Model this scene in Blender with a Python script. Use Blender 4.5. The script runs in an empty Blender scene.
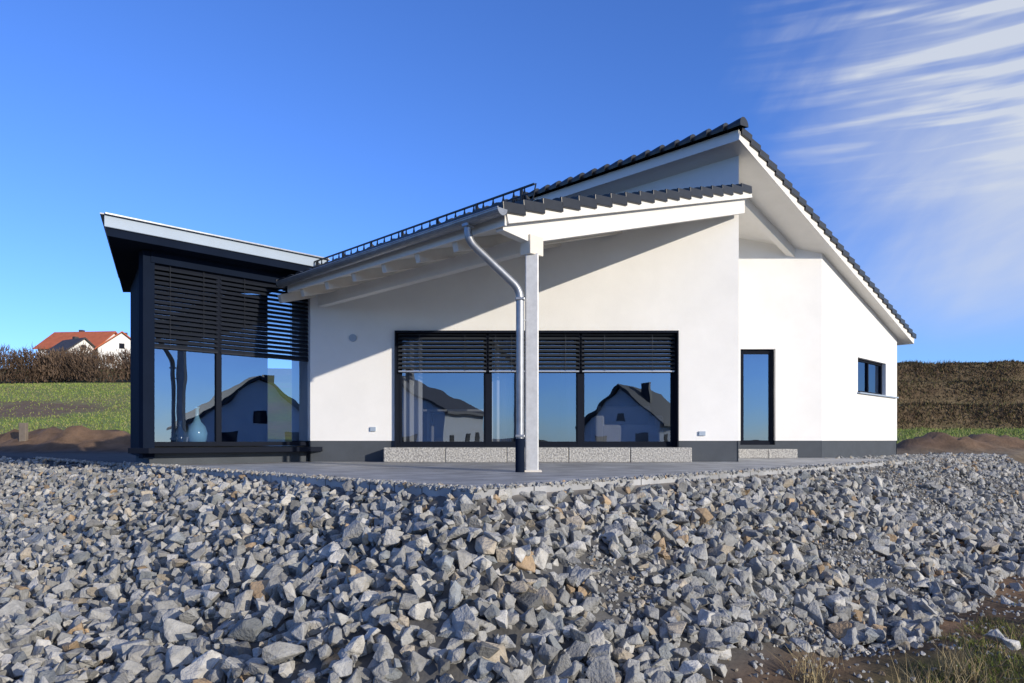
import bpy, bmesh, math, random
import numpy as np
from mathutils import Vector, noise, Matrix
random.seed(4); rng=np.random.default_rng(7)
scene=bpy.context.scene
scene.view_settings.view_transform='Standard'
try: scene.view_settings.look='None'
except Exception: pass
scene.view_settings.exposure=0
R2=math.sqrt(2)

# ------------------------------------------------------------------ materials
def new_mat(name):
    m=bpy.data.materials.new(name); m.use_nodes=True
    nt=m.node_tree; b=nt.nodes['Principled BSDF']
    return m,nt,b
def N(nt,t,**kw):
    n=nt.nodes.new(t)
    for k,v in kw.items(): setattr(n,k,v)
    return n
def mat(name,col,rough=.7,var=.15,scale=4,bump=0,bscale=60,metal=0,spec=.5,attr=None):
    m,nt,b=new_mat(name)
    tc=N(nt,'ShaderNodeTexCoord')
    n1=N(nt,'ShaderNodeTexNoise'); n1.inputs['Scale'].default_value=scale; n1.inputs['Detail'].default_value=8; n1.inputs['Roughness'].default_value=.65
    nt.links.new(tc.outputs['Object'],n1.inputs['Vector'])
    mr=N(nt,'ShaderNodeMapRange'); mr.inputs['From Min'].default_value=.25; mr.inputs['From Max'].default_value=.75
    mr.inputs['To Min'].default_value=1-var; mr.inputs['To Max'].default_value=1+var
    nt.links.new(n1.outputs['Fac'],mr.inputs['Value'])
    vm=N(nt,'ShaderNodeVectorMath',operation='SCALE')
    if attr:
        a=N(nt,'ShaderNodeAttribute'); a.attribute_name=attr
        nt.links.new(a.outputs['Color'],vm.inputs[0])
    else: vm.inputs[0].default_value=col[:3]
    nt.links.new(mr.outputs['Result'],vm.inputs['Scale'])
    nt.links.new(vm.outputs['Vector'],b.inputs['Base Color'])
    b.inputs['Roughness'].default_value=rough; b.inputs['Metallic'].default_value=metal
    b.inputs['Specular IOR Level'].default_value=spec
    if bump:
        n2=N(nt,'ShaderNodeTexNoise'); n2.inputs['Scale'].default_value=bscale; n2.inputs['Detail'].default_value=6
        nt.links.new(tc.outputs['Object'],n2.inputs['Vector'])
        bp=N(nt,'ShaderNodeBump'); bp.inputs['Strength'].default_value=bump; bp.inputs['Distance'].default_value=.02
        nt.links.new(n2.outputs['Fac'],bp.inputs['Height']); nt.links.new(bp.outputs['Normal'],b.inputs['Normal'])
    return m
plaster=mat('white_plaster',(.79,.785,.77),.9,.05,1.2,.35,120,spec=.2)
plinthm=mat('plinth_grey',(.07,.08,.095),.85,.12,3,.2,90,spec=.2)
woodwhite=mat('white_painted_wood',(.76,.74,.70),.55,.05,3,.08,30)
beamm=mat('glazed_beam',(.70,.65,.57),.6,.08,5,.1,30)
tilem=mat('roof_tile_anthracite',(.018,.020,.025),.38,.3,6,.05,60)
frame=mat('anthracite_frame',(.008,.011,.020),.75,.1,3,spec=.1)
blindm=mat('blind_slat_grey',(.045,.052,.064),.45,.1,3,metal=.1,spec=.3)
bayblind=mat('bay_blind_slat',(.016,.020,.030),.6,.1,3,spec=.15)
railb=mat('blind_rail_alu',(.42,.43,.45),.4,.05,3,metal=.6)
zinc=mat('zinc',(.30,.315,.34),.42,.25,7,.05,20,metal=.7)
postm=mat('galvanised_post',(.52,.525,.53),.5,.16,12,.05,30,metal=.3)
fasciam=mat('fascia_metal',(.34,.41,.50),.6,.06,2,metal=.1,spec=.3)
darkclad=mat('dark_cladding',(.007,.012,.026),.85,.15,2,spec=.05)
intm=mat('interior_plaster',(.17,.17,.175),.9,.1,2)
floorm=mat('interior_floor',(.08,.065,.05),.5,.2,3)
curtm=mat('curtain',(.5,.5,.52),.9,.05,5)
vasem=mat('blue_glaze',(.30,.58,.75),.12,.2,5)
vased=mat('dark_glaze',(.02,.06,.14),.12,.2,5)
sofam=mat('sofa_fabric',(.38,.38,.39),.9,.1,5)
blackm=mat('black_steel',(.012,.013,.015),.45,.1,5)
orangem=mat('red_roof_tile',(.45,.12,.05),.8,.2,1)
greyroof=mat('dark_roof_tile',(.05,.045,.045),.7,.2,1)
rockm=mat('crushed_stone',(.3,.3,.3),.85,.34,14,.8,50,attr='Col',spec=.25)
soilm=mat('terrain_ground',(.2,.2,.2),.95,.42,2.2,.9,14,attr='Col',spec=.15)
twigm=mat('dry_twigs',(.1,.08,.05),.9,.15,3,attr='Col',spec=.1)
woodpost=mat('weathered_wood',(.18,.15,.12),.9,.2,6)

granite,nt,b=new_mat('granite')
tc=N(nt,'ShaderNodeTexCoord'); n=N(nt,'ShaderNodeTexNoise'); n.inputs['Scale'].default_value=38; n.inputs['Detail'].default_value=6
cr=N(nt,'ShaderNodeValToRGB'); cr.color_ramp.elements[0].position=.36; cr.color_ramp.elements[0].color=(.22,.215,.21,1); cr.color_ramp.elements[1].position=.64; cr.color_ramp.elements[1].color=(.50,.49,.46,1)
nt.links.new(tc.outputs['Object'],n.inputs['Vector']); nt.links.new(n.outputs['Fac'],cr.inputs['Fac']); nt.links.new(cr.outputs['Color'],b.inputs['Base Color'])
bp=N(nt,'ShaderNodeBump'); bp.inputs['Strength'].default_value=.8; bp.inputs['Distance'].default_value=.02
nt.links.new(n.outputs['Fac'],bp.inputs['Height']); nt.links.new(bp.outputs['Normal'],b.inputs['Normal']); b.inputs['Roughness'].default_value=.8

pave,nt,b=new_mat('paving_slabs')
tc=N(nt,'ShaderNodeTexCoord'); mp=N(nt,'ShaderNodeMapping'); mp.inputs['Rotation'].default_value=(0,0,math.radians(-45))
br=N(nt,'ShaderNodeTexBrick'); br.inputs['Scale'].default_value=1; br.inputs['Brick Width'].default_value=.8; br.inputs['Row Height'].default_value=.4
br.inputs['Mortar Size'].default_value=.008; br.inputs['Color1'].default_value=(.30,.305,.315,1); br.inputs['Color2'].default_value=(.40,.405,.41,1); br.inputs['Mortar'].default_value=(.07,.07,.07,1)
n=N(nt,'ShaderNodeTexNoise'); n.inputs['Scale'].default_value=2.5; n.inputs['Detail'].default_value=9
mx=N(nt,'ShaderNodeMix'); mx.data_type='RGBA'; mx.blend_type='MULTIPLY'; mx.inputs['Factor'].default_value=.7
nt.links.new(tc.outputs['Object'],mp.inputs['Vector']); nt.links.new(mp.outputs['Vector'],br.inputs['Vector']); nt.links.new(tc.outputs['Object'],n.inputs['Vector'])
mr=N(nt,'ShaderNodeMapRange'); mr.inputs['From Min'].default_value=.3; mr.inputs['From Max'].default_value=.7; mr.inputs['To Min'].default_value=.5; mr.inputs['To Max'].default_value=1.25
nt.links.new(n.outputs['Fac'],mr.inputs['Value'])
nt.links.new(br.outputs['Color'],mx.inputs[6]); nt.links.new(mr.outputs['Result'],mx.inputs[7]); nt.links.new(mx.outputs[2],b.inputs['Base Color'])
b.inputs['Roughness'].default_value=.6

glass=bpy.data.materials.new('window_glass'); glass.use_nodes=True; nt=glass.node_tree; nt.nodes.clear()
o=N(nt,'ShaderNodeOutputMaterial'); mxs=N(nt,'ShaderNodeMixShader'); mxs.inputs[0].default_value=.40
t=N(nt,'ShaderNodeBsdfTransparent'); t.inputs['Color'].default_value=(.78,.82,.86,1)
g=N(nt,'ShaderNodeBsdfGlossy'); g.inputs['Color'].default_value=(.48,.58,.72,1); g.inputs['Roughness'].default_value=.004
tcg=N(nt,'ShaderNodeTexCoord'); ng=N(nt,'ShaderNodeTexNoise'); ng.inputs['Scale'].default_value=.9; bpg=N(nt,'ShaderNodeBump'); bpg.inputs['Strength'].default_value=.08; bpg.inputs['Distance'].default_value=.05
nt.links.new(tcg.outputs['Object'],ng.inputs['Vector']); nt.links.new(ng.outputs['Fac'],bpg.inputs['Height']); nt.links.new(bpg.outputs['Normal'],g.inputs['Normal'])
nt.links.new(t.outputs[0],mxs.inputs[1]); nt.links.new(g.outputs[0],mxs.inputs[2]); nt.links.new(mxs.outputs[0],o.inputs[0])

# ------------------------------------------------------------------ mesh helpers
def W(s,u,z=0.): return Vector((s-u,s+u,z))
def empty(name,loc=(0,0,0)):
    e=bpy.data.objects.new(name,None); e.location=loc; scene.collection.objects.link(e); return e
class M:
    def __init__(s): s.v=[];s.f=[]
    def face(s,pts):
        i=len(s.v); s.v+= [tuple(p) for p in pts]; s.f.append(tuple(range(i,i+len(pts))))
    def box(s,c,ax,ay,az):
        c=Vector(c);i=len(s.v)
        for sx,sy,sz in ((-1,-1,-1),(1,-1,-1),(1,1,-1),(-1,1,-1),(-1,-1,1),(1,-1,1),(1,1,1),(-1,1,1)):
            s.v.append(tuple(c+ax*sx+ay*sy+az*sz))
        for f in ((0,3,2,1),(4,5,6,7),(0,1,5,4),(1,2,6,5),(2,3,7,6),(3,0,4,7)): s.f.append(tuple(i+k for k in f))
    def beam(s,p0,p1,w,h,up=Vector((0,0,1))):
        p0=Vector(p0);p1=Vector(p1);d=(p1-p0);L=d.length;d.normalize()
        side=d.cross(up).normalized(); u=side.cross(d)
        s.box((p0+p1)/2,d*L/2,side*w/2,u*h/2)
    def prism(s,poly,bot,top):
        n=len(poly);i=len(s.v)
        for k,p in enumerate(poly): s.v.append((p[0],p[1],bot(p) if callable(bot) else bot))
        for k,p in enumerate(poly): s.v.append((p[0],p[1],top(p) if callable(top) else top))
        s.f.append(tuple(i+k for k in reversed(range(n)))); s.f.append(tuple(i+n+k for k in range(n)))
        for k in range(n):
            j=(k+1)%n; s.f.append((i+k,i+j,i+n+j,i+n+k))
    def build(s,name,m,parent=None,smooth=False,bevel=0):
        me=bpy.data.meshes.new(name); me.from_pydata(s.v,[],s.f); me.validate(); me.update()
        o=bpy.data.objects.new(name,me); scene.collection.objects.link(o); me.materials.append(m)
        if parent: o.parent=parent
        if smooth:
            for p in me.polygons: p.use_smooth=True
        if bevel:
            b=o.modifiers.new('bv','BEVEL'); b.width=bevel; b.segments=2; b.limit_method='ANGLE'
        return o
def curve(name,pts,r,m,parent):
    c=bpy.data.curves.new(name,'CURVE'); c.dimensions='3D'; c.bevel_depth=r; c.bevel_resolution=4; c.use_fill_caps=True
    sp=c.splines.new('POLY'); sp.points.add(len(pts)-1)
    for i,p in enumerate(pts): sp.points[i].co=(*p,1)
    o=bpy.data.objects.new(name,c); scene.collection.objects.link(o); c.materials.append(m); o.parent=parent
    return o
Z=Vector((0,0,1))

house=empty('modern_house')

# ------------------------------------------------------------------ house
GR=-.40
Lz=lambda s:1.032+.417*s
Uz=lambda s:8.51-.361*s
PT=-.015
def wall(m,p0,p1,zb,zt,ops,nin,reveal=.16,off=0.):
    p0=Vector((*p0,0))+nin*off; p1=Vector((*p1,0))+nin*off; L=(p1-p0).length; d=(p1-p0)/L
    P=lambda x,z:(p0+d*x)+Z*z
    xs=[0]
    for a in ops: xs+=[a[0],a[1]]
    xs.append(L)
    for k in range(len(xs)-1):
        a,b=xs[k],xs[k+1]
        if b-a<1e-5: continue
        if k%2==0: m.face([P(a,zb),P(b,zb),P(b,zt(b/L)),P(a,zt(a/L))])
        else:
            o=ops[k//2]; z0,z1=o[2],o[3]
            if z0>zb: m.face([P(a,zb),P(b,zb),P(b,z0),P(a,z0)])
            if z1<zt(.5*(a+b)/L): m.face([P(a,z1),P(b,z1),P(b,zt(b/L)),P(a,zt(a/L))])
            zz0=max(z0,zb); zz1=min(z1,zt(.5)); q=nin*reveal
            m.face([P(a,zz0),P(a,zz1),P(a,zz1)+q,P(a,zz0)+q]); m.face([P(b,zz0),P(b,zz1),P(b,zz1)+q,P(b,zz0)+q])
            if z1<zt(.5): m.face([P(a,z1),P(b,z1),P(b,z1)+q,P(a,z1)+q])
            if z0>zb: m.face([P(a,z0),P(b,z0),P(b,z0)+q,P(a,z0)+q])
SL=.18
Y1=12.9; Y2=15.8
A0=(-3.72,Y1);A1=(4.18,Y1);A2=(4.18,Y2);A3=(7.0,Y2);A4=(10.76,19.56)
B5=W(15.16,9.4)[:2];B6=W(8.54,9.4)[:2];B7=W(4.9,9.4)[:2]
def tl(p,q,fn):
    s0=(p[0]+p[1])/2;s1=(q[0]+q[1])/2
    return lambda t:fn(s0+(s1-s0)*t)-SL+.005
nY=Vector((0,1,0)); nA=Vector((-1,1,0)).normalized(); nB=Vector((1,1,0)).normalized()
op_main=[(1.564,6.78,-.13,2.009)]
op_door=[(.98,1.77,-.11,2.054)]
op_side=[(2.26,4.38,1.19,2.06)]
mw=M(); mp_=M()
def seg(p,q,fn,ops,nin):
    wall(mw,p,q,PT,tl(p,q,fn),ops,nin)
    c=lambda t:PT
    po=[(a,b,z0,9) for a,b,z0,z1 in ops if z0<PT]
    wall(mp_,p,q,-.6,c,po,nin,off=.015)
seg(A0,A1,Lz,op_main,nY)
seg(A1,A2,Uz,[],Vector((-1,0,0)))
seg(A2,A3,Uz,op_door,nY)
seg(A3,A4,Uz,op_side,nA)
seg(A4,B5,Uz,[],-nB)
seg(B5,B6,Uz,[],-nA); seg(B6,B7,Lz,[],-nA); seg(B7,A0,Lz,[],nB)
C0=W(8.54,4.36);C1=W(8.54,9.4)
mw.face([(C0.x,C0.y,4.3),(C1.x,C1.y,4.3),(C1.x,C1.y,Uz(8.54)-SL+.005),(C0.x,C0.y,Uz(8.54)-SL+.005)])
mw.build('walls',plaster,house); mp_.build('plinth',plinthm,house)

# windows -----------------------------------------------------------
fr=M();gl=M();bl=M();br_=M();bb=M()
def window(p0,p1,nin,x0,x1,z0,z1,mull,blind=None,fw=.06,depth=.10,hdr=.05,sash=True,rail=True,tilt=.62):
    p0=Vector((*p0,0));p1=Vector((*p1,0));d=(p1-p0).normalized()
    P=lambda x,z,y:p0+d*x+Z*z+nin*y
    yc=depth+.035
    S=bl if rail else bb
    for z in (z0+fw/2,z1-fw/2): fr.box(P((x0+x1)/2,z,yc),d*((x1-x0)/2),nin*.035,Z*fw/2)
    for x,w in [(x0+fw/2,fw),(x1-fw/2,fw)]+mull:
        fr.box(P(x,(z0+z1)/2,yc-.003),d*w/2,nin*.036,Z*((z1-z0)/2-.003))
    xs=[x0+fw/2]+[a for a,_ in mull]+[x1-fw/2]
    for a,b in zip(xs[:-1],xs[1:]):
        a2,b2=a+.035,b-.035
        if sash:
            for z in (z0+fw+.02,z1-fw-.02): fr.box(P((a2+b2)/2,z,yc+.004),d*((b2-a2)/2-.001),nin*.03,Z*.022)
            for x in (a2+.02,b2-.02): fr.box(P(x,(z0+z1)/2,yc+.006),d*.022,nin*.028,Z*((z1-z0)/2-fw))
        gl.face([P(a2,z0+fw-.01,yc),P(b2,z0+fw-.01,yc),P(b2,z1-fw+.01,yc),P(a2,z1-fw+.01,yc)])
        if blind is not None:
            (br_ if rail else S).box(P((a+b)/2,blind,.05),d*((b-a)/2-.03),nin*.03,Z*.013)
            zz=z1-hdr
            while zz>blind+.03:
                tl_=tilt+random.uniform(-.03,.03)
                ax=(nin*math.cos(tl_)+Z*math.sin(tl_)); ay=d.cross(ax)
                S.box(P((a+b)/2,zz,.045),d*((b-a)/2-.02+random.uniform(-.003,.003)),ax*.038,ay*.0022)
                zz-=.077
            for x in (a+.02,b-.02): fr.box(P(x,(blind+z1)/2,.05),d*.008,nin*.008,Z*(z1-blind)/2)
            n=max(2,int((b-a)/.6))
            for i in range(1,n+1):
                x=a+(b-a)*(i-.5)/n
                S.box(P(x,(blind+z1)/2,.012),d*.004,nin*.002,Z*((z1-blind)/2))
window(A0,A1,nY,1.564,6.78,-.13,2.009,[(3.27,.09),(3.86,.05),(4.99,.11)],blind=1.27)
window(A2,A3,nY,.98,1.77,-.11,2.054,[])
window(A3,A4,nA,2.26,4.38,1.19,2.06,[(3.3,.06)],sash=False)
p=Vector((*A0,0))
for x in (1.564,6.78): fr.box(p+Vector((x+(.012 if x<3 else -.012),-.01,.94)),Vector((.012,0,0)),Vector((0,.05,0)),Z*1.07)
fr.box(p+Vector((4.172,-.011,1.99)),Vector((2.606,0,0)),Vector((0,.05,0)),Z*.02)
sl=M()
sl.beam(Vector((*A3,1.175))+nB*2.2-nA*.03,Vector((*A3,1.175))+nB*5.2-nA*.03,.10,.03)
sl.build('window_sill',fasciam,house)

# ---- glass room (projecting bay)
SA=Vector((-5.72,11.07,0)); SBv=SA+nB*2.86
CL=(SBv-SA).length
ztop=2.81; zbot=-.10
window(SA[:2],SBv[:2],nA,.0,CL,zbot,ztop,[(1.10,.09)],blind=1.48,fw=.07,depth=.05,hdr=.06,sash=False,rail=False,tilt=.85)
bay=M()
SD=Vector((-7.42,13.8,0)); SC=Vector((-5.0,14.3,0))
bay.prism([tuple((SA-nA*.03)[:2]),tuple((SBv-nA*.03)[:2]),tuple((SBv+nA*.2)[:2]),tuple((SA+nA*.2)[:2])],ztop,3.0)
bay.box(SA+Vector((-.08,.04,1.35)),nB*.085,nA*.10,Z*1.64)
dl=(SD-SA); LL=dl.length; dn=dl/LL; nn=Vector((dn.y,-dn.x,0))
for i in range(5):
    c=SA+dn*(LL*(i+.5)/5)+Vector((-.06,0,1.35)); bay.box(c,dn*(LL/10-.01),nn*.04,Z*1.63)
bay.beam(SD+Z*1.35,SC+Z*1.35,.1,3.2)
bay.build('bay_cladding',darkclad,house)
led=M(); led.prism([tuple((SA-nA*.30-nB*.12)[:2]),tuple((SBv-nA*.30)[:2]),tuple((SBv+nA*.1)[:2]),tuple((SA+nA*.1-nB*.3)[:2])],-.21,-.125)
led.build('bay_ledge',frame,house,bevel=.006)
pl=M(); pl.prism([tuple((SA+nA*.05)[:2]),tuple((SBv+nA*.05)[:2]),tuple(SC[:2]),tuple(SD[:2])],-.6,-.215); pl.build('bay_plinth',plinthm,house)
rf=M()
RP=[W(2.13,8.08),W(4.71,8.08),W(4.71,9.7),Vector((-7.95,14.25,0))]
rf.prism([tuple(p[:2]) for p in RP],3.12,3.29); rf.build('bay_roof_fascia',fasciam,house,bevel=.008)
rc=Vector((-5.6,12.4,0))
rf=M(); rf.prism([tuple((p+(rc-p).normalized()*.06)[:2]) for p in RP],3.0,3.118); rf.build('bay_roof_soffit',darkclad,house)
rf=M()
for i in range(4):
    a,b=RP[i],RP[(i+1)%4]; rf.beam(a+Z*3.303,b+Z*3.303,.11,.02)
rf.build('bay_roof_capping',zinc,house)

# interior -----------------------------------------------------------
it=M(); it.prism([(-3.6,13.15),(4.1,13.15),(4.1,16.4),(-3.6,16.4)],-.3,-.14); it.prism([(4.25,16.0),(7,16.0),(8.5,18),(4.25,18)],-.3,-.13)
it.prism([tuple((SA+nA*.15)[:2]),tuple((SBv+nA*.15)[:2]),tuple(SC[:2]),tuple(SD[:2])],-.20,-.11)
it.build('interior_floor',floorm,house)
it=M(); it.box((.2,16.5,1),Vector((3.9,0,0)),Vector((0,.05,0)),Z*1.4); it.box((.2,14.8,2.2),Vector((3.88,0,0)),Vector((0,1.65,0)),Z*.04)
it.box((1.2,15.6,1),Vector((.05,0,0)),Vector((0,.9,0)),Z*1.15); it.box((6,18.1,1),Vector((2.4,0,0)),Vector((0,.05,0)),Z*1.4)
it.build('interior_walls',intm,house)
def curtain(name,p0,d,L,z0,z1,amp=.04,per=.16):
    m=M();n=int(L/.02);nr=Vector((-d.y,d.x,0));pr=None
    for i in range(n+1):
        x=L*i/n; q=p0+d*x+nr*(amp*math.sin(x/per*6.28)+.02*math.sin(x*9))
        if pr is not None: m.face([pr+Z*z0,q+Z*z0,q+Z*z1,pr+Z*z1])
        pr=q
    return m.build(name,curtm,house,smooth=False)
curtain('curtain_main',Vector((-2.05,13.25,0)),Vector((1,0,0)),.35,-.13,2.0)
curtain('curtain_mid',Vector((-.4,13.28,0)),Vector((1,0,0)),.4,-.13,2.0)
def lathe(name,loc,prof,m,parent):
    mm=M();n=24
    for r,z in prof:
        for k in range(n):
            a=k/n*6.2832; mm.v.append((loc[0]+r*math.cos(a),loc[1]+r*math.sin(a),loc[2]+z))
    for j in range(len(prof)-1):
        for k in range(n): mm.f.append((j*n+k,j*n+(k+1)%n,(j+1)*n+(k+1)%n,(j+1)*n+k))
    return mm.build(name,m,parent,smooth=True)
vp=[(.02,0),(.11,.01),(.17,.10),(.185,.20),(.15,.30),(.07,.38),(.035,.46),(.03,.56),(.05,.60)]
v1=SA+nB*.84+nA*.32; lathe('vase_tall',(v1.x,v1.y,-.11),[(r*.9,z*1.12) for r,z in vp],vasem,house)
v1=SA+nB*.56+nA*.32; lathe('vase_short',(v1.x,v1.y,-.11),[(r*.75,z*.72) for r,z in vp],vased,house)
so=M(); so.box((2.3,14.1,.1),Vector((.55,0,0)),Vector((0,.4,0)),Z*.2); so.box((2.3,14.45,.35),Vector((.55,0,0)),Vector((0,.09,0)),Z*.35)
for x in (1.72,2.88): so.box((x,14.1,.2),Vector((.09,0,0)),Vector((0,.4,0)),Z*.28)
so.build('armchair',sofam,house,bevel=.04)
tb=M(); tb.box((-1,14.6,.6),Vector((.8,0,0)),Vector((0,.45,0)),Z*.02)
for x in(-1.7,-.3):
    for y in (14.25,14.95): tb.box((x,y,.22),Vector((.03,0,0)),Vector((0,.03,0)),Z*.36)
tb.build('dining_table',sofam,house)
fr.build('window_frames',frame,house); gl.build('window_glass',glass,house); bl.build('blind_slats',blindm,house); bb.build('bay_blind_slats',bayblind,house); br_.build('blind_bottom_rails',railb,house)

sm=M()
for x,z,r in ((-2.93,1.88,.07),):
    for k in range(16):
        a=k/16*6.283;b=(k+1)/16*6.283
        sm.face([(x,Y1-.03,z),(x+r*math.cos(a),Y1-.03,z+r*math.sin(a)),(x+r*math.cos(b),Y1-.03,z+r*math.sin(b))])
        sm.face([(x+r*math.cos(a),Y1-.03,z+r*math.sin(a)),(x+r*math.cos(b),Y1-.03,z+r*math.sin(b)),(x+r*math.cos(b),Y1,z+r*math.sin(b)),(x+r*math.cos(a),Y1,z+r*math.sin(a))])
sm.box((-2.56,Y1-.015,.2),Vector((.05,0,0)),Vector((0,.02,0)),Z*.04); sm.box((3.5,Y1-.015,.12),Vector((.06,0,0)),Vector((0,.02,0)),Z*.04)
sm.build('wall_fittings',fasciam,house,bevel=.004)

# ------------------------------------------------------------------ roofs
def roofslab(name,poly,fn,t0,t1,m):
    mm=M(); mm.prism([tuple(W(s,u)[:2]) for s,u in poly],lambda p:fn((p[0]+p[1])/2)-t0,lambda p:fn((p[0]+p[1])/2)-t1); return mm.build(name,m,house)
roofslab('lower_roof_soffit',[(4.14,4.21),(8.535,4.21),(8.535,9.75),(5.25,9.75),(4.14,8.0)],Lz,SL,.04,woodwhite)
roofslab('upper_roof_soffit',[(8.25,4.21),(15.48,4.21),(15.48,9.76),(8.25,9.76)],Uz,SL,.04,woodwhite)
def tiles(fn,s0,s1,u0,u1f,down_low,mm,fl):
    c=.34/R2; n=max(1,round((s1-s0)/c)); c=(s1-s0)/n; per=.30/R2
    for k in range(n):
        a=s0+k*c;b=a+c
        u1=u1f((a+b)/2); nu=int((u1-u0)/(per/8))
        lowS,highS=(a,b) if down_low else (b,a)
        pr=None
        for j in range(nu+1):
            u=u0+(u1-u0)*j/nu; ph=((u-u0)/per)%1
            h=.03*(.5+.5*math.cos(2*math.pi*(ph-.3)))
            ov=(-.02 if down_low else .02)
            pl_=W(lowS+ov,u,fn(lowS)+.055+h); ph_=W(highS,u,fn(highS)+.012+h); pb=W(lowS+ov,u,fn(lowS)+.0+h*.3)
            if pr: mm.face([pr[0],pl_,ph_,pr[1]]); mm.face([pr[2],pb,pl_,pr[0]])
            pr=(pl_,ph_,pb)
        for uu,sg in ((u0,-1),(u1,1)):
            p0=W(lowS+(-.025 if down_low else .025),uu+sg*.012,fn(lowS)+.01); p1=W(highS,uu+sg*.012,fn(highS)-.05)
            fl.beam(p0,p1,.035,.13)
lt=M();lf=M()
cut=lambda s:8.0+min(1,max(0,(s-4.1)/1.1))*1.8
tiles(Lz,4.08,8.50,4.18,cut,True,lt,lf)
lt.build('lower_roof_tiles',tilem,house)
lf.build('lower_roof_verge_tiles',tilem,house,bevel=.008)
ut=M();uf=M()
tiles(Uz,8.24,15.52,4.18,lambda s:9.8,False,ut,uf)
ut.build('upper_roof_tiles',tilem,house); uf.build('upper_roof_verge_tiles',tilem,house,bevel=.008)
rc=M()
u=4.12;st=.33/R2
while u<9.8:
    p0=W(8.22,u,Uz(8.22)+.02);p1=W(8.22,u+st*1.08,Uz(8.22)+.02); d=(p1-p0).normalized(); sd=nB
    ring=[]
    for q,rad in ((p0,.155),(p0+d*.09,.14),(p1,.085)):
        ring.append([q+sd*(-rad*math.cos(a))+Z*(rad*.85*math.sin(a)) for a in [math.pi*t/8 for t in range(-1,9)]])
    for r in range(2):
        for t_ in range(9): rc.face([ring[r][t_],ring[r][t_+1],ring[r+1][t_+1],ring[r+1][t_]])
    rc.face(ring[0]); u+=st
rc.build('ridge_tiles',tilem,house)
fb=M()
fb.beam(W(8.235,4.2,Uz(8.22)-.12),W(8.235,9.78,Uz(8.22)-.12),.03,.19)
fb.beam(W(8.22,4.195,Uz(8.22)-.14),W(15.49,4.195,Uz(15.49)-.14),.03,.16)
fb.beam(W(4.13,4.19,Lz(4.13)-.12),W(8.54,4.19,Lz(8.54)-.12),.03,.12)
fb.beam(W(4.125,4.2,Lz(4.1)-.13),W(4.125,8.0,Lz(4.1)-.13),.03,.12)
fb.beam(W(15.5,4.2,Uz(15.5)-.12),W(15.5,9.78,Uz(15.5)-.12),.03,.18)
fb.build('fascia_boards',woodwhite,house)
ra=M()
u=4.9
while u<8.3:
    se=max(4.6,min(8.5,12.9-u+.05))
    ra.beam(W(4.16,u,Lz(4.16)-SL-.075),W(se,u,Lz(se)-SL-.075),.10,.15)
    u+=.80/R2
ra.build('rafters',beamm,house,bevel=.006)
pu=M()
pu.beam(W(4.66,4.42,Lz(4.66)-SL-.16-.10),W(4.66,8.15,Lz(4.66)-SL-.16-.10),.14,.20)
pu.build('eave_purlin',woodwhite,house,bevel=.008)
vb=M()
v0=4.15
def vbm(u,w,s0,s1):
    i=len(vb.v)
    pr=[(s0,Lz(s0)-SL+.0),(s0,Lz(s0)-SL-.06),(s0+.35,Lz(s0+.35)-SL-.26),(s1,Lz(s1)-SL-.26),(s1,Lz(s1)-SL)]
    for uu in (u-w,u+w):
        for s,z in pr: vb.v.append(tuple(W(s,uu,z)))
    vb.f.append((i,i+1,i+2,i+3,i+4)); vb.f.append((i+9,i+8,i+7,i+6,i+5))
    for k in range(5): j=(k+1)%5; vb.f.append((i+k,i+5+k,i+5+j,i+j))
vbm(4.30,.045,v0,8.5)
vb.beam(W(8.6,4.75,Uz(8.6)-SL-.10),W(11.3,4.75,Uz(11.3)-SL-.10),.14,.2)
vb.build('verge_beams',woodwhite,house,bevel=.006)
PX,PY=.25,8.83
po=M(); po.box((PX,PY,(GR+2.34)/2),Vector((.083,0,0)),Vector((0,.083,0)),Z*((2.34-GR)/2)); po.build('canopy_post',postm,house,bevel=.012)
po=M(); po.box((PX,PY,2.44),nB*.12,nA*.09,Z*.12); po.box((PX,PY,GR+.01),Vector((.12,0,0)),Vector((0,.12,0)),Z*.012); po.build('post_head_and_foot',beamm,house,bevel=.008)
gm=M();c=Lz(4.1)-.035;pr=None
gs=4.03;r=.075
for u in np.linspace(4.14,8.02,12):
    cur=[W(gs,u,c)+nB*(r*math.cos(a))+Z*(r*math.sin(a)) for a in [math.pi+math.pi*t/10 for t in range(11)]]
    if pr:
        for t_ in range(10): gm.face([pr[t_],pr[t_+1],cur[t_+1],cur[t_]])
    else: gm.face(cur)
    pr=cur
gm.face(pr)
go=gm.build('gutter',zinc,house,smooth=False)
sol=go.modifiers.new('s','SOLIDIFY'); sol.thickness=.006
curve('gutter_bead',[W(gs,4.14,c)-nB*r,W(gs,8.02,c)-nB*r],.011,zinc,house)
gb=M()
for u in np.arange(4.4,8.0,.5):
    pts=[W(gs,u,c)+nB*((r+.006)*math.cos(a))+Z*((r+.006)*math.sin(a)) for a in [math.pi+math.pi*t/8 for t in range(9)]]
    for a_,b_ in zip(pts[:-1],pts[1:]): gb.beam(a_,b_,.004,.03,up=nA)
gb.build('gutter_brackets',zinc,house)
def smoothpath(pts,rad=.12,n=6):
    out=[pts[0]]
    for i in range(1,len(pts)-1):
        a,b,c_=Vector(pts[i-1]),Vector(pts[i]),Vector(pts[i+1])
        p=b+(a-b).normalized()*rad;q=b+(c_-b).normalized()*rad
        for t in range(n+1):
            f=t/n; out.append(p*(1-f)**2+b*2*f*(1-f)+q*f*f)
    out.append(pts[-1]); return [tuple(p) for p in out]
g0=W(gs,4.57,c-.05)
curve('downpipe',smoothpath([tuple(g0),(g0.x,g0.y,g0.z-.2),(.10,8.70,1.87),(.10,8.70,GR-.02)]),.05,zinc,house)
curve('downpipe_base',[(.10,8.70,GR-.02),(.10,8.70,.02)],.058,darkclad,house)
dj=M()
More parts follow.
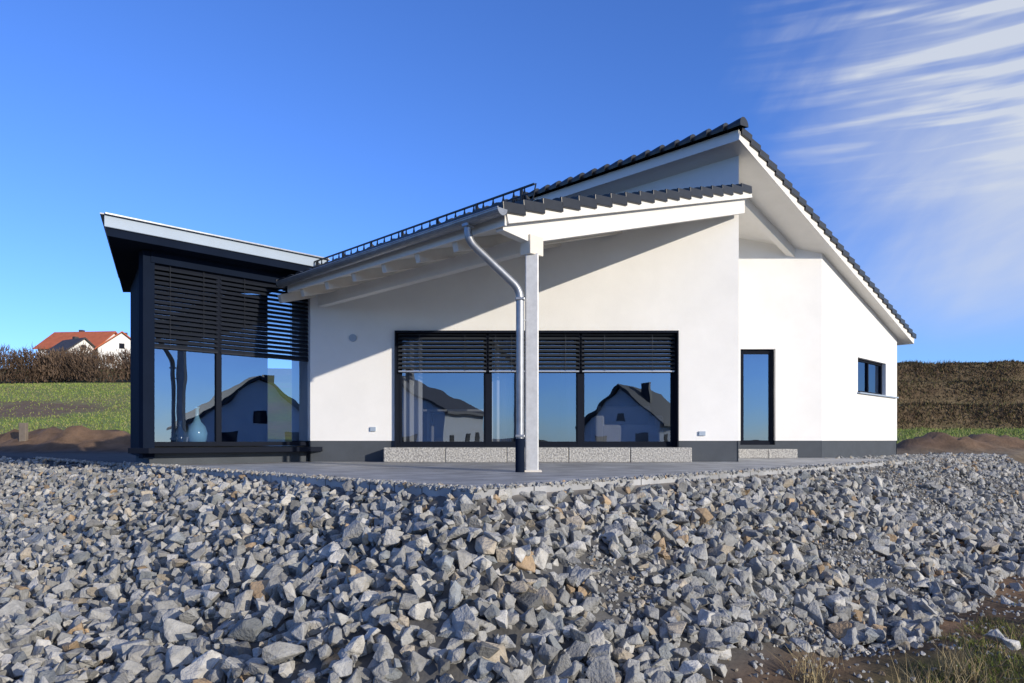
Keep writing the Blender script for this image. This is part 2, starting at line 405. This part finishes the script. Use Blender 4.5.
for z in (1.75,.05): dj.box((.10,8.70,z),Vector((.058,0,0)),Vector((0,.058,0)),Z*.018)
dj.box((.16,8.76,1.5),Vector((.06,.02,0)),Vector((0,.01,0)),Z*.012)
dj.build('pipe_brackets',zinc,house,bevel=.01)
hp=M(); hp.box(g0+Z*.0,nB*.06,nA*.06,Z*.05); hp.build('gutter_outlet',zinc,house,bevel=.015)
sg=M(); s=4.52
zb=Lz(s); t0=.10; t1=.29
for dz,w in ((t0,.02),((t0+t1)/2,.014),(t1,.022)): sg.beam(W(s,4.24,zb+dz),W(s,8.25,zb+dz),w,w)
u=4.26;k=0
while u<8.22:
    sg.beam(W(s,u,zb+t0),W(s,u+.04*(1 if k%2 else -1),zb+t1),.012,.012); u+=.068;k+=1
u=4.4
while u<8.2:
    sg.beam(W(s,u,zb),W(s,u,zb+t1+.01),.03,.03,up=nA); sg.beam(W(s+.2,u,Lz(s+.2)+.03),W(s,u,zb+.25),.02,.03); u+=.6
sg.build('snow_guard',blackm,house)

# ------------------------------------------------------------------ terrain
def sstep(a,b,x):
    t=min(1,max(0,(x-a)/(b-a))); return t*t*(3-2*t)
def nz(x,y,f,o=0): return noise.noise(Vector((x*f,y*f,o)))
def dist_out(x,y):
    s=(x+y)/2;u=(y-x)/2
    a=max(2.62-s,0)*R2;b=max(2.92-u,0)*R2
    return math.hypot(a,b)
FLOOR=-1.62
MOUNDS=[(-15,25,2.6,1.2,.75),(-18.5,26,2.5,1.3,.6),(14.4,23.5,1.6,1.0,.65),(17,25,2.0,1.1,.6),(6.6,9.0,1.3,.5,.25),(5.0,7.7,.9,.35,.16),(3.6,6.3,.5,.3,.08)]
TIERS=((45.2,1.7),(49.,1.85),(53.2,1.75))
def H(x,y):
    d=dist_out(x,y)
    z=-.45-.04*sstep(0,.12,d)-.53*d
    fl=FLOOR+.05*nz(x,y,.5,3)
    k=.12; h=max(0,min(1,.5+.5*(fl-z)/k)) ; z=z*(1-h)+fl*h+k*h*(1-h)
    if d>.15: z+=.09*nz(x,y,.9,1)*min(1,d)+.025*nz(x,y,4,2)
    if y>20:
        wl=1-sstep(-12,-2,x)
        z+=wl*(8.6*sstep(24,104,y)*.55+.45*8.6*min(1,max(0,(y-28)/68)) + 4.2*sstep(96,122,y)+.4*nz(x,y,.05,5)*sstep(30,60,y))
        wr=sstep(4,12,x)*(1-sstep(46,58,x))
        t=1.1*min(1,max(0,(y-26)/18))
        yy=y+1.3*nz(x,y,.09,7)
        for y0,hh in TIERS: t+=hh*sstep(y0,y0+1.1,yy)
        z+=wr*(t+.2*nz(x,y,.5,8)*sstep(40,46,y))
    for mx_,my,ax,ay,hh in MOUNDS:
        q=((x-mx_)/ax)**2+((y-my)/ay)**2
        if q<6: z+=hh*math.exp(-q)*(1+.5*nz(x,y,1.7,9)+.3*nz(x,y,5,10))
    return z
def axis(lo,hi,segs):
    out=[];x=lo
    while x<hi:
        out.append(x); st=[b for a,b in segs if x<a]; x+=st[0] if st else segs[-1][1]
    out.append(hi); return out
xs=axis(-900,900,[(-200,100),(-100,12),(-45,2.5),(-24,.8),(-12,.35),(0,.16),(8,.10),(12,.16),(22,.3),(60,.7),(100,6),(200,20),(9999,100)])
ys=axis(-900,1400,[(-100,100),(-20,10),(1,1.5),(3,.2),(9.5,.10),(14,.16),(30,.3),(44,.8),(57,.25),(75,1.5),(130,3),(250,20),(9999,150)])
SOIL=(.105,.07,.045);GRASS=(.19,.24,.06);GRAV=(.24,.22,.20);RUB=(.10,.098,.095);ASPH=(.06,.062,.065);DRY=(.24,.18,.10)
def lerp(a,b,t): return tuple(a[i]*(1-t)+b[i]*t for i in range(3))
def rlim(x): return 2.0+.15*max(0,x-1.2)
def riser(x,y):
    yy=y+1.3*nz(x,y,.09,7)
    return max(max(0,1-abs(yy-(y0+.6))/1.0) for y0,_ in TIERS)
def gcol(x,y,z):
    d=dist_out(x,y); n=nz(x,y,.6,11)
    c=GRASS
    if y<30:
        c=GRAV
        if d>0: c=RUB
        if x>0:
            L_=rlim(x)
            t=sstep(L_-.3,L_+.2,d+n*.3)
            if t>0: c=lerp(c,SOIL,t); c=lerp(c,(.16,.12,.08),t*max(0,nz(x,y,2.5,16)))
            t=sstep(L_+.3,L_+.8,d+n*.7) if y<6.4 else 0
            if t>0: c=lerp(c,(.085,.085,.035),t*max(0,min(.8,.4+nz(x,y,1.3,17))))
        if x<-7 and y>13: c=lerp(ASPH,SOIL,sstep(22.6,24,y+n))
        if y>24: c=lerp(c,GRASS,sstep(26.5,28.5,y+n))
        if x>12 and y>20: c=lerp(c,lerp(SOIL,DRY,.5),.8 if y<26 else .4)
    else:
        c=lerp(GRASS,DRY,max(0,min(.7,.25+nz(x,y,.12,12)+nz(x,y,.9,14)*.4)))
        if x<0:
            q=((x+38)/7)**2+((y-52)/7)**2
            c=lerp(c,(.17,.12,.075),max(0,min(1,1.5-q+nz(x,y,.4,18))))
            if y<33: c=lerp(c,(.15,.11,.06),.5)
        if x>5:
            t=sstep(44,45.5,y+1.3*nz(x,y,.09,7)); r_=riser(x,y)
            c=lerp(c,lerp((.24,.20,.10),(.10,.068,.043),r_),t)
            if 40<y: c=lerp(c,(.19,.14,.08),t*max(0,min(.8,nz(x,y,.7,15))))
            if y>54.8: c=lerp(c,(.17,.20,.06),.7)
        if y>92 and x<0: c=lerp(c,(.1,.08,.05),.5)
    for mx_,my,ax,ay,hh in MOUNDS:
        q=((x-mx_)/ax)**2+((y-my)/ay)**2
        if q<2.5: c=lerp(c,(.17,.11,.07),max(0,min(1,1.6-q*.7)))
    return c
verts=[];cols=[]
for y in ys:
    for x in xs:
        z=H(x,y); verts.append((x,y,z)); cols.append((*gcol(x,y,z),1))
nx=len(xs);faces=[(j*nx+i,j*nx+i+1,(j+1)*nx+i+1,(j+1)*nx+i) for j in range(len(ys)-1) for i in range(nx-1)]
me=bpy.data.meshes.new('ground'); me.from_pydata(verts,[],faces); me.update()
ca=me.color_attributes.new('Col','FLOAT_COLOR','POINT'); ca.data.foreach_set('color',np.array(cols,dtype=np.float32).ravel())
for p in me.polygons: p.use_smooth=True
go=bpy.data.objects.new('ground',me); scene.collection.objects.link(go); me.materials.append(soilm)

tp=M(); tp.prism([tuple(W(2.62,2.92)[:2]),tuple(W(10.9,2.92)[:2]),tuple(W(11.6,4.3)[:2]),tuple(W(11.0,6.5)[:2]),tuple(W(4.7,9.6)[:2]),tuple(W(2.62,9.2)[:2])],-.6,GR)
tp.build('terrace_paving',pave)
def blocks(name,x0,x1,y0,y1,z1,n):
    m=M();w=(x1-x0)/n
    for i in range(n):
        m.box((x0+w*(i+.5),(y0+y1)/2+random.uniform(-.008,.008),(GR+z1)/2),Vector((w/2-.004,0,0)),Vector((0,(y1-y0)/2,0)),Z*((z1-GR)/2))
    return m.build(name,granite,bevel=.015)
blocks('granite_step',-2.30,3.22,12.5,12.88,-.135,5)
blocks('granite_step',4.95,6.25,15.3,15.78,-.2,2)

# ------------------------------------------------------------------ stone bank
protos=[]
for k in range(40):
    bm=bmesh.new(); n=random.randint(8,13)
    for i in range(n):
        v=Vector((random.gauss(0,1),random.gauss(0,1),random.gauss(0,1))).normalized()*random.uniform(.85,1.05)
        v.x*=random.uniform(.95,1.25);v.y*=.88;v.z*=random.uniform(.55,.85)
        bm.verts.new(v)
    r=bmesh.ops.convex_hull(bm,input=bm.verts)
    bmesh.ops.delete(bm,geom=[g for g in r['geom_interior'] if isinstance(g,bmesh.types.BMVert)],context='VERTS')
    bmesh.ops.dissolve_limit(bm,angle_limit=.25,verts=bm.verts,edges=bm.edges)
    bmesh.ops.bevel(bm,geom=list(bm.edges),offset=.045,segments=1,affect='EDGES')
    bmesh.ops.triangulate(bm,faces=bm.faces)
    bm.verts.ensure_lookup_table()
    protos.append((np.array([v.co[:] for v in bm.verts]),np.array([[v.index for v in f.verts] for f in bm.faces])))
    bm.free()
def randrot():
    q=rng.normal(size=4);q/=np.linalg.norm(q);w,x,y,z=q
    return np.array([[1-2*(y*y+z*z),2*(x*y-z*w),2*(x*z+y*w)],[2*(x*y+z*w),1-2*(x*x+z*z),2*(y*z-x*w)],[2*(x*z-y*w),2*(y*z+x*w),1-2*(x*x+y*y)]])
def rockcol(warm=0):
    t=random.random()-warm; b=random.uniform(.70,1.25)
    if t<-.08: c=(.35,.29,.21)
    elif t<.54: c=(.305,.305,.295)
    elif t<.76: c=(.41,.40,.375)
    elif t<.86: c=(.23,.245,.25)
    elif t<.925: c=(.36,.315,.25)
    elif t<.95: c=(.36,.265,.17)
    else: c=(.16,.16,.155)
    return [c[0]*b,c[1]*b,c[2]*b]
RV=[];RF=[];RC=[];off=0;cnt=0
def add_rock(x,y,z,r,cc=None):
    global off,cnt
    V,F=protos[random.randrange(len(protos))]
    v=(V*r)@randrot().T+np.array([x,y,z]); RV.append(v);RF.append(F+off);off+=len(V);cnt+=1
    RC.append(np.tile(np.array([*(cc or rockcol(.14*max(0,nz(x,y,.5,61)))),1.]),(len(V),1)))
def vis(x,y): return y>2.4 and abs(x)<.78*y+.9
for layer,sp in ((0,.088),(1,.116)):
    for s_i in np.arange(-3.5,16.5,sp/R2):
        for u_i in np.arange(-1.0,17,sp/R2):
            s=s_i+random.uniform(-.5,.5)*sp/R2*1.2;u=u_i+random.uniform(-.5,.5)*sp/R2*1.2
            x=s-u;y=s+u
            if not vis(x,y): continue
            d=dist_out(x,y)
            if d<.03 or d>3.6: continue
            n=nz(x,y,.8,21)
            if x>-.2:
                lim=rlim(x)+n*.35
                if d>lim and random.random()>.05*math.exp(-(d-lim)): continue
            if y>13 and random.random()<.5: continue
            fine=nz(x,y,.7,33)>.27 and x>.6
            r=min(.115,max(.030,random.lognormvariate(math.log(.061),.31)))
            r*=1+.10*min(2,d)/2
            if fine:
                r*=.5
                for q in range(3): add_rock(x+random.uniform(-.06,.06),y+random.uniform(-.06,.06),H(x,y)+random.uniform(0,.03),random.uniform(.012,.03))
                if layer==1: continue
            if layer==1:
                if random.random()<.15: continue
                r*=1.08
            if d<.3: r*=.75+.8*d
            z=H(x,y)+r*(.15 if layer==0 else .0)+(0 if layer==0 else random.uniform(.055,.10)*min(1,.3+d*1.2))
            add_rock(x,y,z,r)
for i in range(5200):
    s=random.uniform(9.5,17);u=random.uniform(2.75,4.3) if random.random()<.7 else random.uniform(2.8,5.5)
    x=s-u;y=s+u
    if s<10.9 and u>2.95: continue
    if s>11.2 and u>4.25: continue
    add_rock(x,y,H(x,y)+.01,random.uniform(.015,.05) if random.random()<.9 else random.uniform(.05,.11))
for i in range(2200):
    u=random.uniform(2.9,14);s=2.62+abs(random.gauss(-.02,.05)); x=s-u;y=s+u
    add_rock(x,y,-.40 if u<9.2 else -.43,random.uniform(.012,.045))
for i in range(2000):
    s=random.uniform(2.6,11);u=2.92+abs(random.gauss(-.02,.045)); add_rock(s-u,s+u,-.395,random.uniform(.01,.04))
for i in range(3500):
    y=random.uniform(3.4,11);x=random.uniform(.5,.8*y+.5)
    d=dist_out(x,y)
    if d<1.5 or random.random()<max(0,(d-rlim(x)))*.8: continue
    add_rock(x,y,H(x,y)+.005,random.uniform(.008,.03))
V=np.concatenate(RV);F=np.concatenate(RF);C=np.concatenate(RC)
me=bpy.data.meshes.new('stone_bank'); me.vertices.add(len(V)); me.vertices.foreach_set('co',V.astype(np.float32).ravel())
me.loops.add(len(F)*3); me.loops.foreach_set('vertex_index',F.astype(np.int32).ravel()); me.polygons.add(len(F))
me.polygons.foreach_set('loop_start',np.arange(0,len(F)*3,3,dtype=np.int32)); me.polygons.foreach_set('loop_total',np.full(len(F),3,dtype=np.int32))
me.update(calc_edges=True); me.validate()
ca=me.color_attributes.new('Col','FLOAT_COLOR','POINT'); ca.data.foreach_set('color',C.astype(np.float32).ravel())
me.polygons.foreach_set('use_smooth',np.zeros(len(F),dtype=bool))
ro=bpy.data.objects.new('stone_bank',me); scene.collection.objects.link(ro); me.materials.append(rockm)
print('rocks',cnt,len(F))

# ------------------------------------------------------------------ blades / twigs
def blades(name,P,D,Lr,Wd,C):
    n=len(P); D=D/np.linalg.norm(D,axis=1,keepdims=True)
    side=np.cross(D,rng.normal(size=(n,3))); side/=np.linalg.norm(side,axis=1,keepdims=True)
    a=P-side*Wd[:,None]/2;b=P+side*Wd[:,None]/2; bend=rng.normal(size=(n,3))*.25
    mid=P+D*Lr[:,None]*.55; c=mid+side*Wd[:,None]*.35;d=mid-side*Wd[:,None]*.35; e=P+(D+bend)*Lr[:,None]
    V=np.stack([a,b,c,d,e],1).reshape(-1,3); base=np.arange(n)*5
    q=np.stack([base,base+1,base+2,base+3],1); t=np.stack([base+3,base+2,base+4],1)
    me=bpy.data.meshes.new(name); me.from_pydata(V.tolist(),[],q.tolist()+t.tolist()); me.update()
    ca=me.color_attributes.new('Col','FLOAT_COLOR','POINT'); cc=np.concatenate([np.repeat(C,5,axis=0),np.ones((n*5,1))],1)
    ca.data.foreach_set('color',cc.astype(np.float32).ravel())
    o=bpy.data.objects.new(name,me); scene.collection.objects.link(o); me.materials.append(twigm); return o
P=[];D=[];Lr=[];Wd=[];C=[]
while len(P)<12000:
    y=random.uniform(3.2,7.0);x=random.uniform(.8,.8*y+.6); d=dist_out(x,y)
    if d<rlim(x)+.2: continue
    n=nz(x,y,1.1,41)+.6*nz(x,y,3.,42)
    thr=.0 if y<5.7 else .3
    if n<thr+random.uniform(-.12,.12): continue
    P.append((x,y,H(x,y)-.01)); D.append((random.gauss(0,.6),random.gauss(0,.6),1)); tall=random.random()<.03
    Lr.append(random.uniform(.03,.09)*(2.8 if tall else 1)); Wd.append(random.uniform(.003,.007))
    C.append(random.choice([(.12,.16,.03),(.15,.19,.04),(.19,.21,.06)]) if random.random()<.62 and not tall else random.choice([(.34,.28,.15),(.25,.19,.11),(.17,.12,.07)]))
for cx,cy in ((2.55,4.35),(3.0,4.7),(1.95,4.5)):
    for i in range(110):
        x=cx+random.gauss(0,.07);y=cy+random.gauss(0,.07)
        P.append((x,y,H(x,y)-.01)); D.append((random.gauss(0,.35),random.gauss(0,.35),1)); Lr.append(random.uniform(.1,.32)); Wd.append(random.uniform(.003,.006))
        C.append(random.choice([(.42,.35,.20),(.34,.27,.15),(.25,.19,.10)]))
blades('grass',np.array(P),np.array(D),np.array(Lr),np.array(Wd),np.array(C))
P=[];D=[];Lr=[];Wd=[];C=[]
while len(P)<24000:
    if random.random()<.6: y=27+60*random.random()**1.5; x=-random.uniform(.50,.78)*y
    else: y=random.uniform(25,45); x=random.uniform(.5,.8)*y
    if x<0 and ((x+38)/7)**2+((y-52)/7)**2<1 and random.random()<.8: continue
    P.append((x,y,H(x,y)));D.append((random.gauss(0,.5),random.gauss(0,.5),1)); k=y/30
    Lr.append(random.uniform(.06,.14)*k**.5);Wd.append(.03*k)
    C.append(random.choice([(.19,.25,.06),(.22,.28,.07),(.16,.21,.06),(.29,.27,.12)]))
blades('meadow_grass',np.array(P),np.array(D),np.array(Lr),np.array(Wd),np.array(C))
P=[];D=[];Lr=[];Wd=[];C=[]
for i in range(90000):
    y=random.uniform(44.,57);x=random.uniform(.50,.80)*y
    n=nz(x,y,.35,51); r_=riser(x,y)
    if random.random()>.10+.9*r_: continue
    P.append((x,y,H(x,y)-.05));D.append((random.gauss(0,.5),random.gauss(0,.5)-.3,1))
    Lr.append(random.uniform(.12,.42)*(1+n)*(.5+.5*r_));Wd.append(random.uniform(.03,.07))
    b=random.uniform(.6,1.3)*(1+.5*n); c=random.choice([(.14,.095,.06),(.19,.135,.085),(.10,.07,.045),(.13,.12,.05)]) if r_>.15 else random.choice([(.27,.23,.12),(.20,.20,.07)]); C.append(tuple(b*q for q in c))
blades('dry_brush',np.array(P),np.array(D),np.array(Lr),np.array(Wd),np.array(C))
P=[];D=[];Lr=[];Wd=[];C=[]
for k in range(80):
    cx=random.uniform(-88,-38);cy=random.uniform(93,101);h=random.uniform(3.8,6.2)-.02*max(0,cx+60);r=random.uniform(1.4,2.4);b0=random.uniform(.65,1.25)
    z0=H(cx,cy)
    for i in range(480):
        a=random.uniform(0,6.28);q=math.sqrt(random.random())*r;zz=random.random()**.8*h*(1-.25*(q/r)**2)
        P.append((cx+q*math.cos(a),cy+q*math.sin(a),z0+zz*.85));D.append((math.cos(a)*q/r*.6+random.gauss(0,.3),math.sin(a)*q/r*.6+random.gauss(0,.3),1))
        Lr.append(random.uniform(.3,.9));Wd.append(random.uniform(.05,.13)); b=b0*random.uniform(.7,1.2)
        C.append((.13*b,.09*b,.065*b))
blades('bare_hedge',np.array(P),np.array(D),np.array(Lr),np.array(Wd),np.array(C))
st=M(); st.box((-17.1,24.5,.1),Vector((.12,0,0)),Vector((0,.08,0)),Z*.5); st.build('wooden_stake',woodpost,bevel=.02)

# ------------------------------------------------------------------ other houses
def gable(name,loc,rot,w,l,hw,hr,roofm,wallm=plaster):
    e=empty(name,loc); e.rotation_euler=(0,0,rot)
    m=M(); x,y=w/2,l/2
    m.face([(-x,-y,0),(x,-y,0),(x,-y,hw),(0,-y,hr),(-x,-y,hw)]); m.face([(-x,y,0),(x,y,0),(x,y,hw),(0,y,hr),(-x,y,hw)])
    m.face([(-x,-y,0),(-x,y,0),(-x,y,hw),(-x,-y,hw)]); m.face([(x,-y,0),(x,y,0),(x,y,hw),(x,-y,hw)])
    m.build('walls',wallm,e)
    r=M(); ov=.5; sl=(hr-hw)/x
    for sg_ in (-1,1):
        p=[(0,-y-ov,hr+.1),(0,y+ov,hr+.1),(sg_*(x+ov),y+ov,hw-sl*ov+.1),(sg_*(x+ov),-y-ov,hw-sl*ov+.1)]
        q=[(a,b,c+.2) for a,b,c in p]; r.face(p);r.face(q)
        for i in range(4): j=(i+1)%4; r.face([p[i],p[j],q[j],q[i]])
    r.build('roof',roofm,e)
    g=M()
    for yy in (-y-.02,y+.02):
        for xx in (-w*.25,w*.25): g.box((xx,yy,1.6),Vector((.55,0,0)),Vector((0,.03,0)),Z*.65)
        g.box((0,yy,hw+.6),Vector((.4,0,0)),Vector((0,.03,0)),Z*.45)
    for xx in (-x-.02,x+.02):
        for yy in (-l*.3,0,l*.3): g.box((xx,yy,1.6),Vector((.03,0,0)),Vector((0,.6,0)),Z*.6)
    g.build('windows',frame,e)
    c=M(); c.box((w*.15,l*.15,hr-.1),Vector((.35,0,0)),Vector((0,.35,0)),Z*.9); c.build('chimney',greyroof,e)
    return e
def gh(x,y): return H(x,y)-.3
gable('village_house',(-77.5,127,gh(-77.5,127)),math.radians(84),9,11,4.2,7.4,orangem)
gable('village_house',(-68.5,122,gh(-68.5,122)),math.radians(35),7,8,3.4,6.2,orangem)
gable('village_house',(-74.5,119,gh(-74.5,119)),math.radians(60),5,6,3.0,5.0,greyroof)
gable('neighbour_house',(13.2,-45,-1.7),math.radians(28),7.5,13,3.2,6.6,greyroof)
gable('neighbour_house',(-10.5,-38,-1.7),math.radians(12),13,12,4.0,7.4,greyroof)
gable('neighbour_house',(38,-4,-1.7),math.radians(60),9,12,2.8,6.0,greyroof)

# ------------------------------------------------------------------ world & sun
sd=Vector((-1.05,1,-.362)).normalized()
el=math.asin(-sd.z); az=math.atan2(-sd.x,-sd.y)
w=bpy.data.worlds.new('World'); scene.world=w; w.use_nodes=True; nt=w.node_tree; nt.nodes.clear()
out=N(nt,'ShaderNodeOutputWorld'); bg=N(nt,'ShaderNodeBackground'); bg.inputs['Strength'].default_value=.12
sky=N(nt,'ShaderNodeTexSky'); sky.sky_type='NISHITA'; sky.sun_disc=False; sky.sun_elevation=el; sky.sun_rotation=az; sky.altitude=300; sky.air_density=1.0; sky.dust_density=.1; sky.ozone_density=3.0
tc=N(nt,'ShaderNodeTexCoord'); sx=N(nt,'ShaderNodeSeparateXYZ'); nt.links.new(tc.outputs['Generated'],sx.inputs[0])
def MA(op,a,b=None,c=None):
    n=N(nt,'ShaderNodeMath',operation=op)
    for i,q in enumerate((a,b,c)):
        if q is None: continue
        if isinstance(q,(int,float)): n.inputs[i].default_value=q
        else: nt.links.new(q,n.inputs[i])
    return n.outputs[0]
def SS(v,a,b):
    n=N(nt,'ShaderNodeMapRange',interpolation_type='SMOOTHSTEP'); n.inputs['From Min'].default_value=a;n.inputs['From Max'].default_value=b
    nt.links.new(v,n.inputs['Value']); return n.outputs['Result']
azn=MA('ARCTAN2',sx.outputs[0],sx.outputs[1]); eln=MA('ARCSINE',sx.outputs[2])
def noise2(ax,ay,tilt,sc,det,dis,rough=.55):
    cx=MA('MULTIPLY',azn,ax); cy=MA('MULTIPLY',MA('SUBTRACT',eln,MA('MULTIPLY',azn,tilt)),ay)
    cv=N(nt,'ShaderNodeCombineXYZ'); nt.links.new(cx,cv.inputs[0]); nt.links.new(cy,cv.inputs[1])
    n=N(nt,'ShaderNodeTexNoise'); n.inputs['Scale'].default_value=sc;n.inputs['Detail'].default_value=det;n.inputs['Distortion'].default_value=dis;n.inputs['Roughness'].default_value=rough
    nt.links.new(cv.outputs[0],n.inputs['Vector']); return n.outputs['Fac']
st1=SS(noise2(3.0,42,-.04,1.0,3,.12),.40,.62)
st2=SS(noise2(2.5,7,.25,1.3,6,.5),.28,.75)
wob=noise2(3,4,.3,1.5,5,.5)
azw=MA('ADD',azn,MA('MULTIPLY',MA('SUBTRACT',wob,.5),.35))
m1=SS(azw,.31,.64)
low=SS(eln,.08,.22); topf=SS(MA('MULTIPLY',eln,-1.),-.54,-.26)
haze=MA('MULTIPLY',MA('MULTIPLY',st2,m1),MA('MULTIPLY',low,.42))
strk=MA('MULTIPLY',MA('MULTIPLY',st1,m1),MA('MULTIPLY',SS(eln,.26,.38),.9))
body=MA('MULTIPLY',MA('MULTIPLY',m1,low),MA('MULTIPLY',topf,.55))
dens=MA('MINIMUM',MA('ADD',MA('ADD',haze,strk),body),.9)
tint=N(nt,'ShaderNodeVectorMath',operation='MULTIPLY'); tint.inputs[1].default_value=(.86,1.22,2.1)
nt.links.new(sky.outputs[0],tint.inputs[0])
mx=N(nt,'ShaderNodeMix'); mx.data_type='RGBA'; mx.inputs[7].default_value=(5.6,6.0,6.7,1)
nt.links.new(dens,mx.inputs['Factor']); nt.links.new(tint.outputs[0],mx.inputs[6]); nt.links.new(mx.outputs[2],bg.inputs['Color']); nt.links.new(bg.outputs[0],out.inputs[0])

sl_=bpy.data.lights.new('sun','SUN'); sl_.energy=4.35; sl_.angle=math.radians(.5); sl_.color=(1,.90,.75)
so_=bpy.data.objects.new('sun',sl_); scene.collection.objects.link(so_); so_.rotation_euler=sd.to_track_quat('-Z','Y').to_euler()

cam=bpy.data.cameras.new('camera'); cam.lens=24.6; cam.sensor_width=36; cam.shift_y=(440-341.5)/1024; cam.clip_end=5000; cam.clip_start=.05
co=bpy.data.objects.new('camera',cam); scene.collection.objects.link(co); co.rotation_euler=(math.radians(90),0,0); scene.camera=co
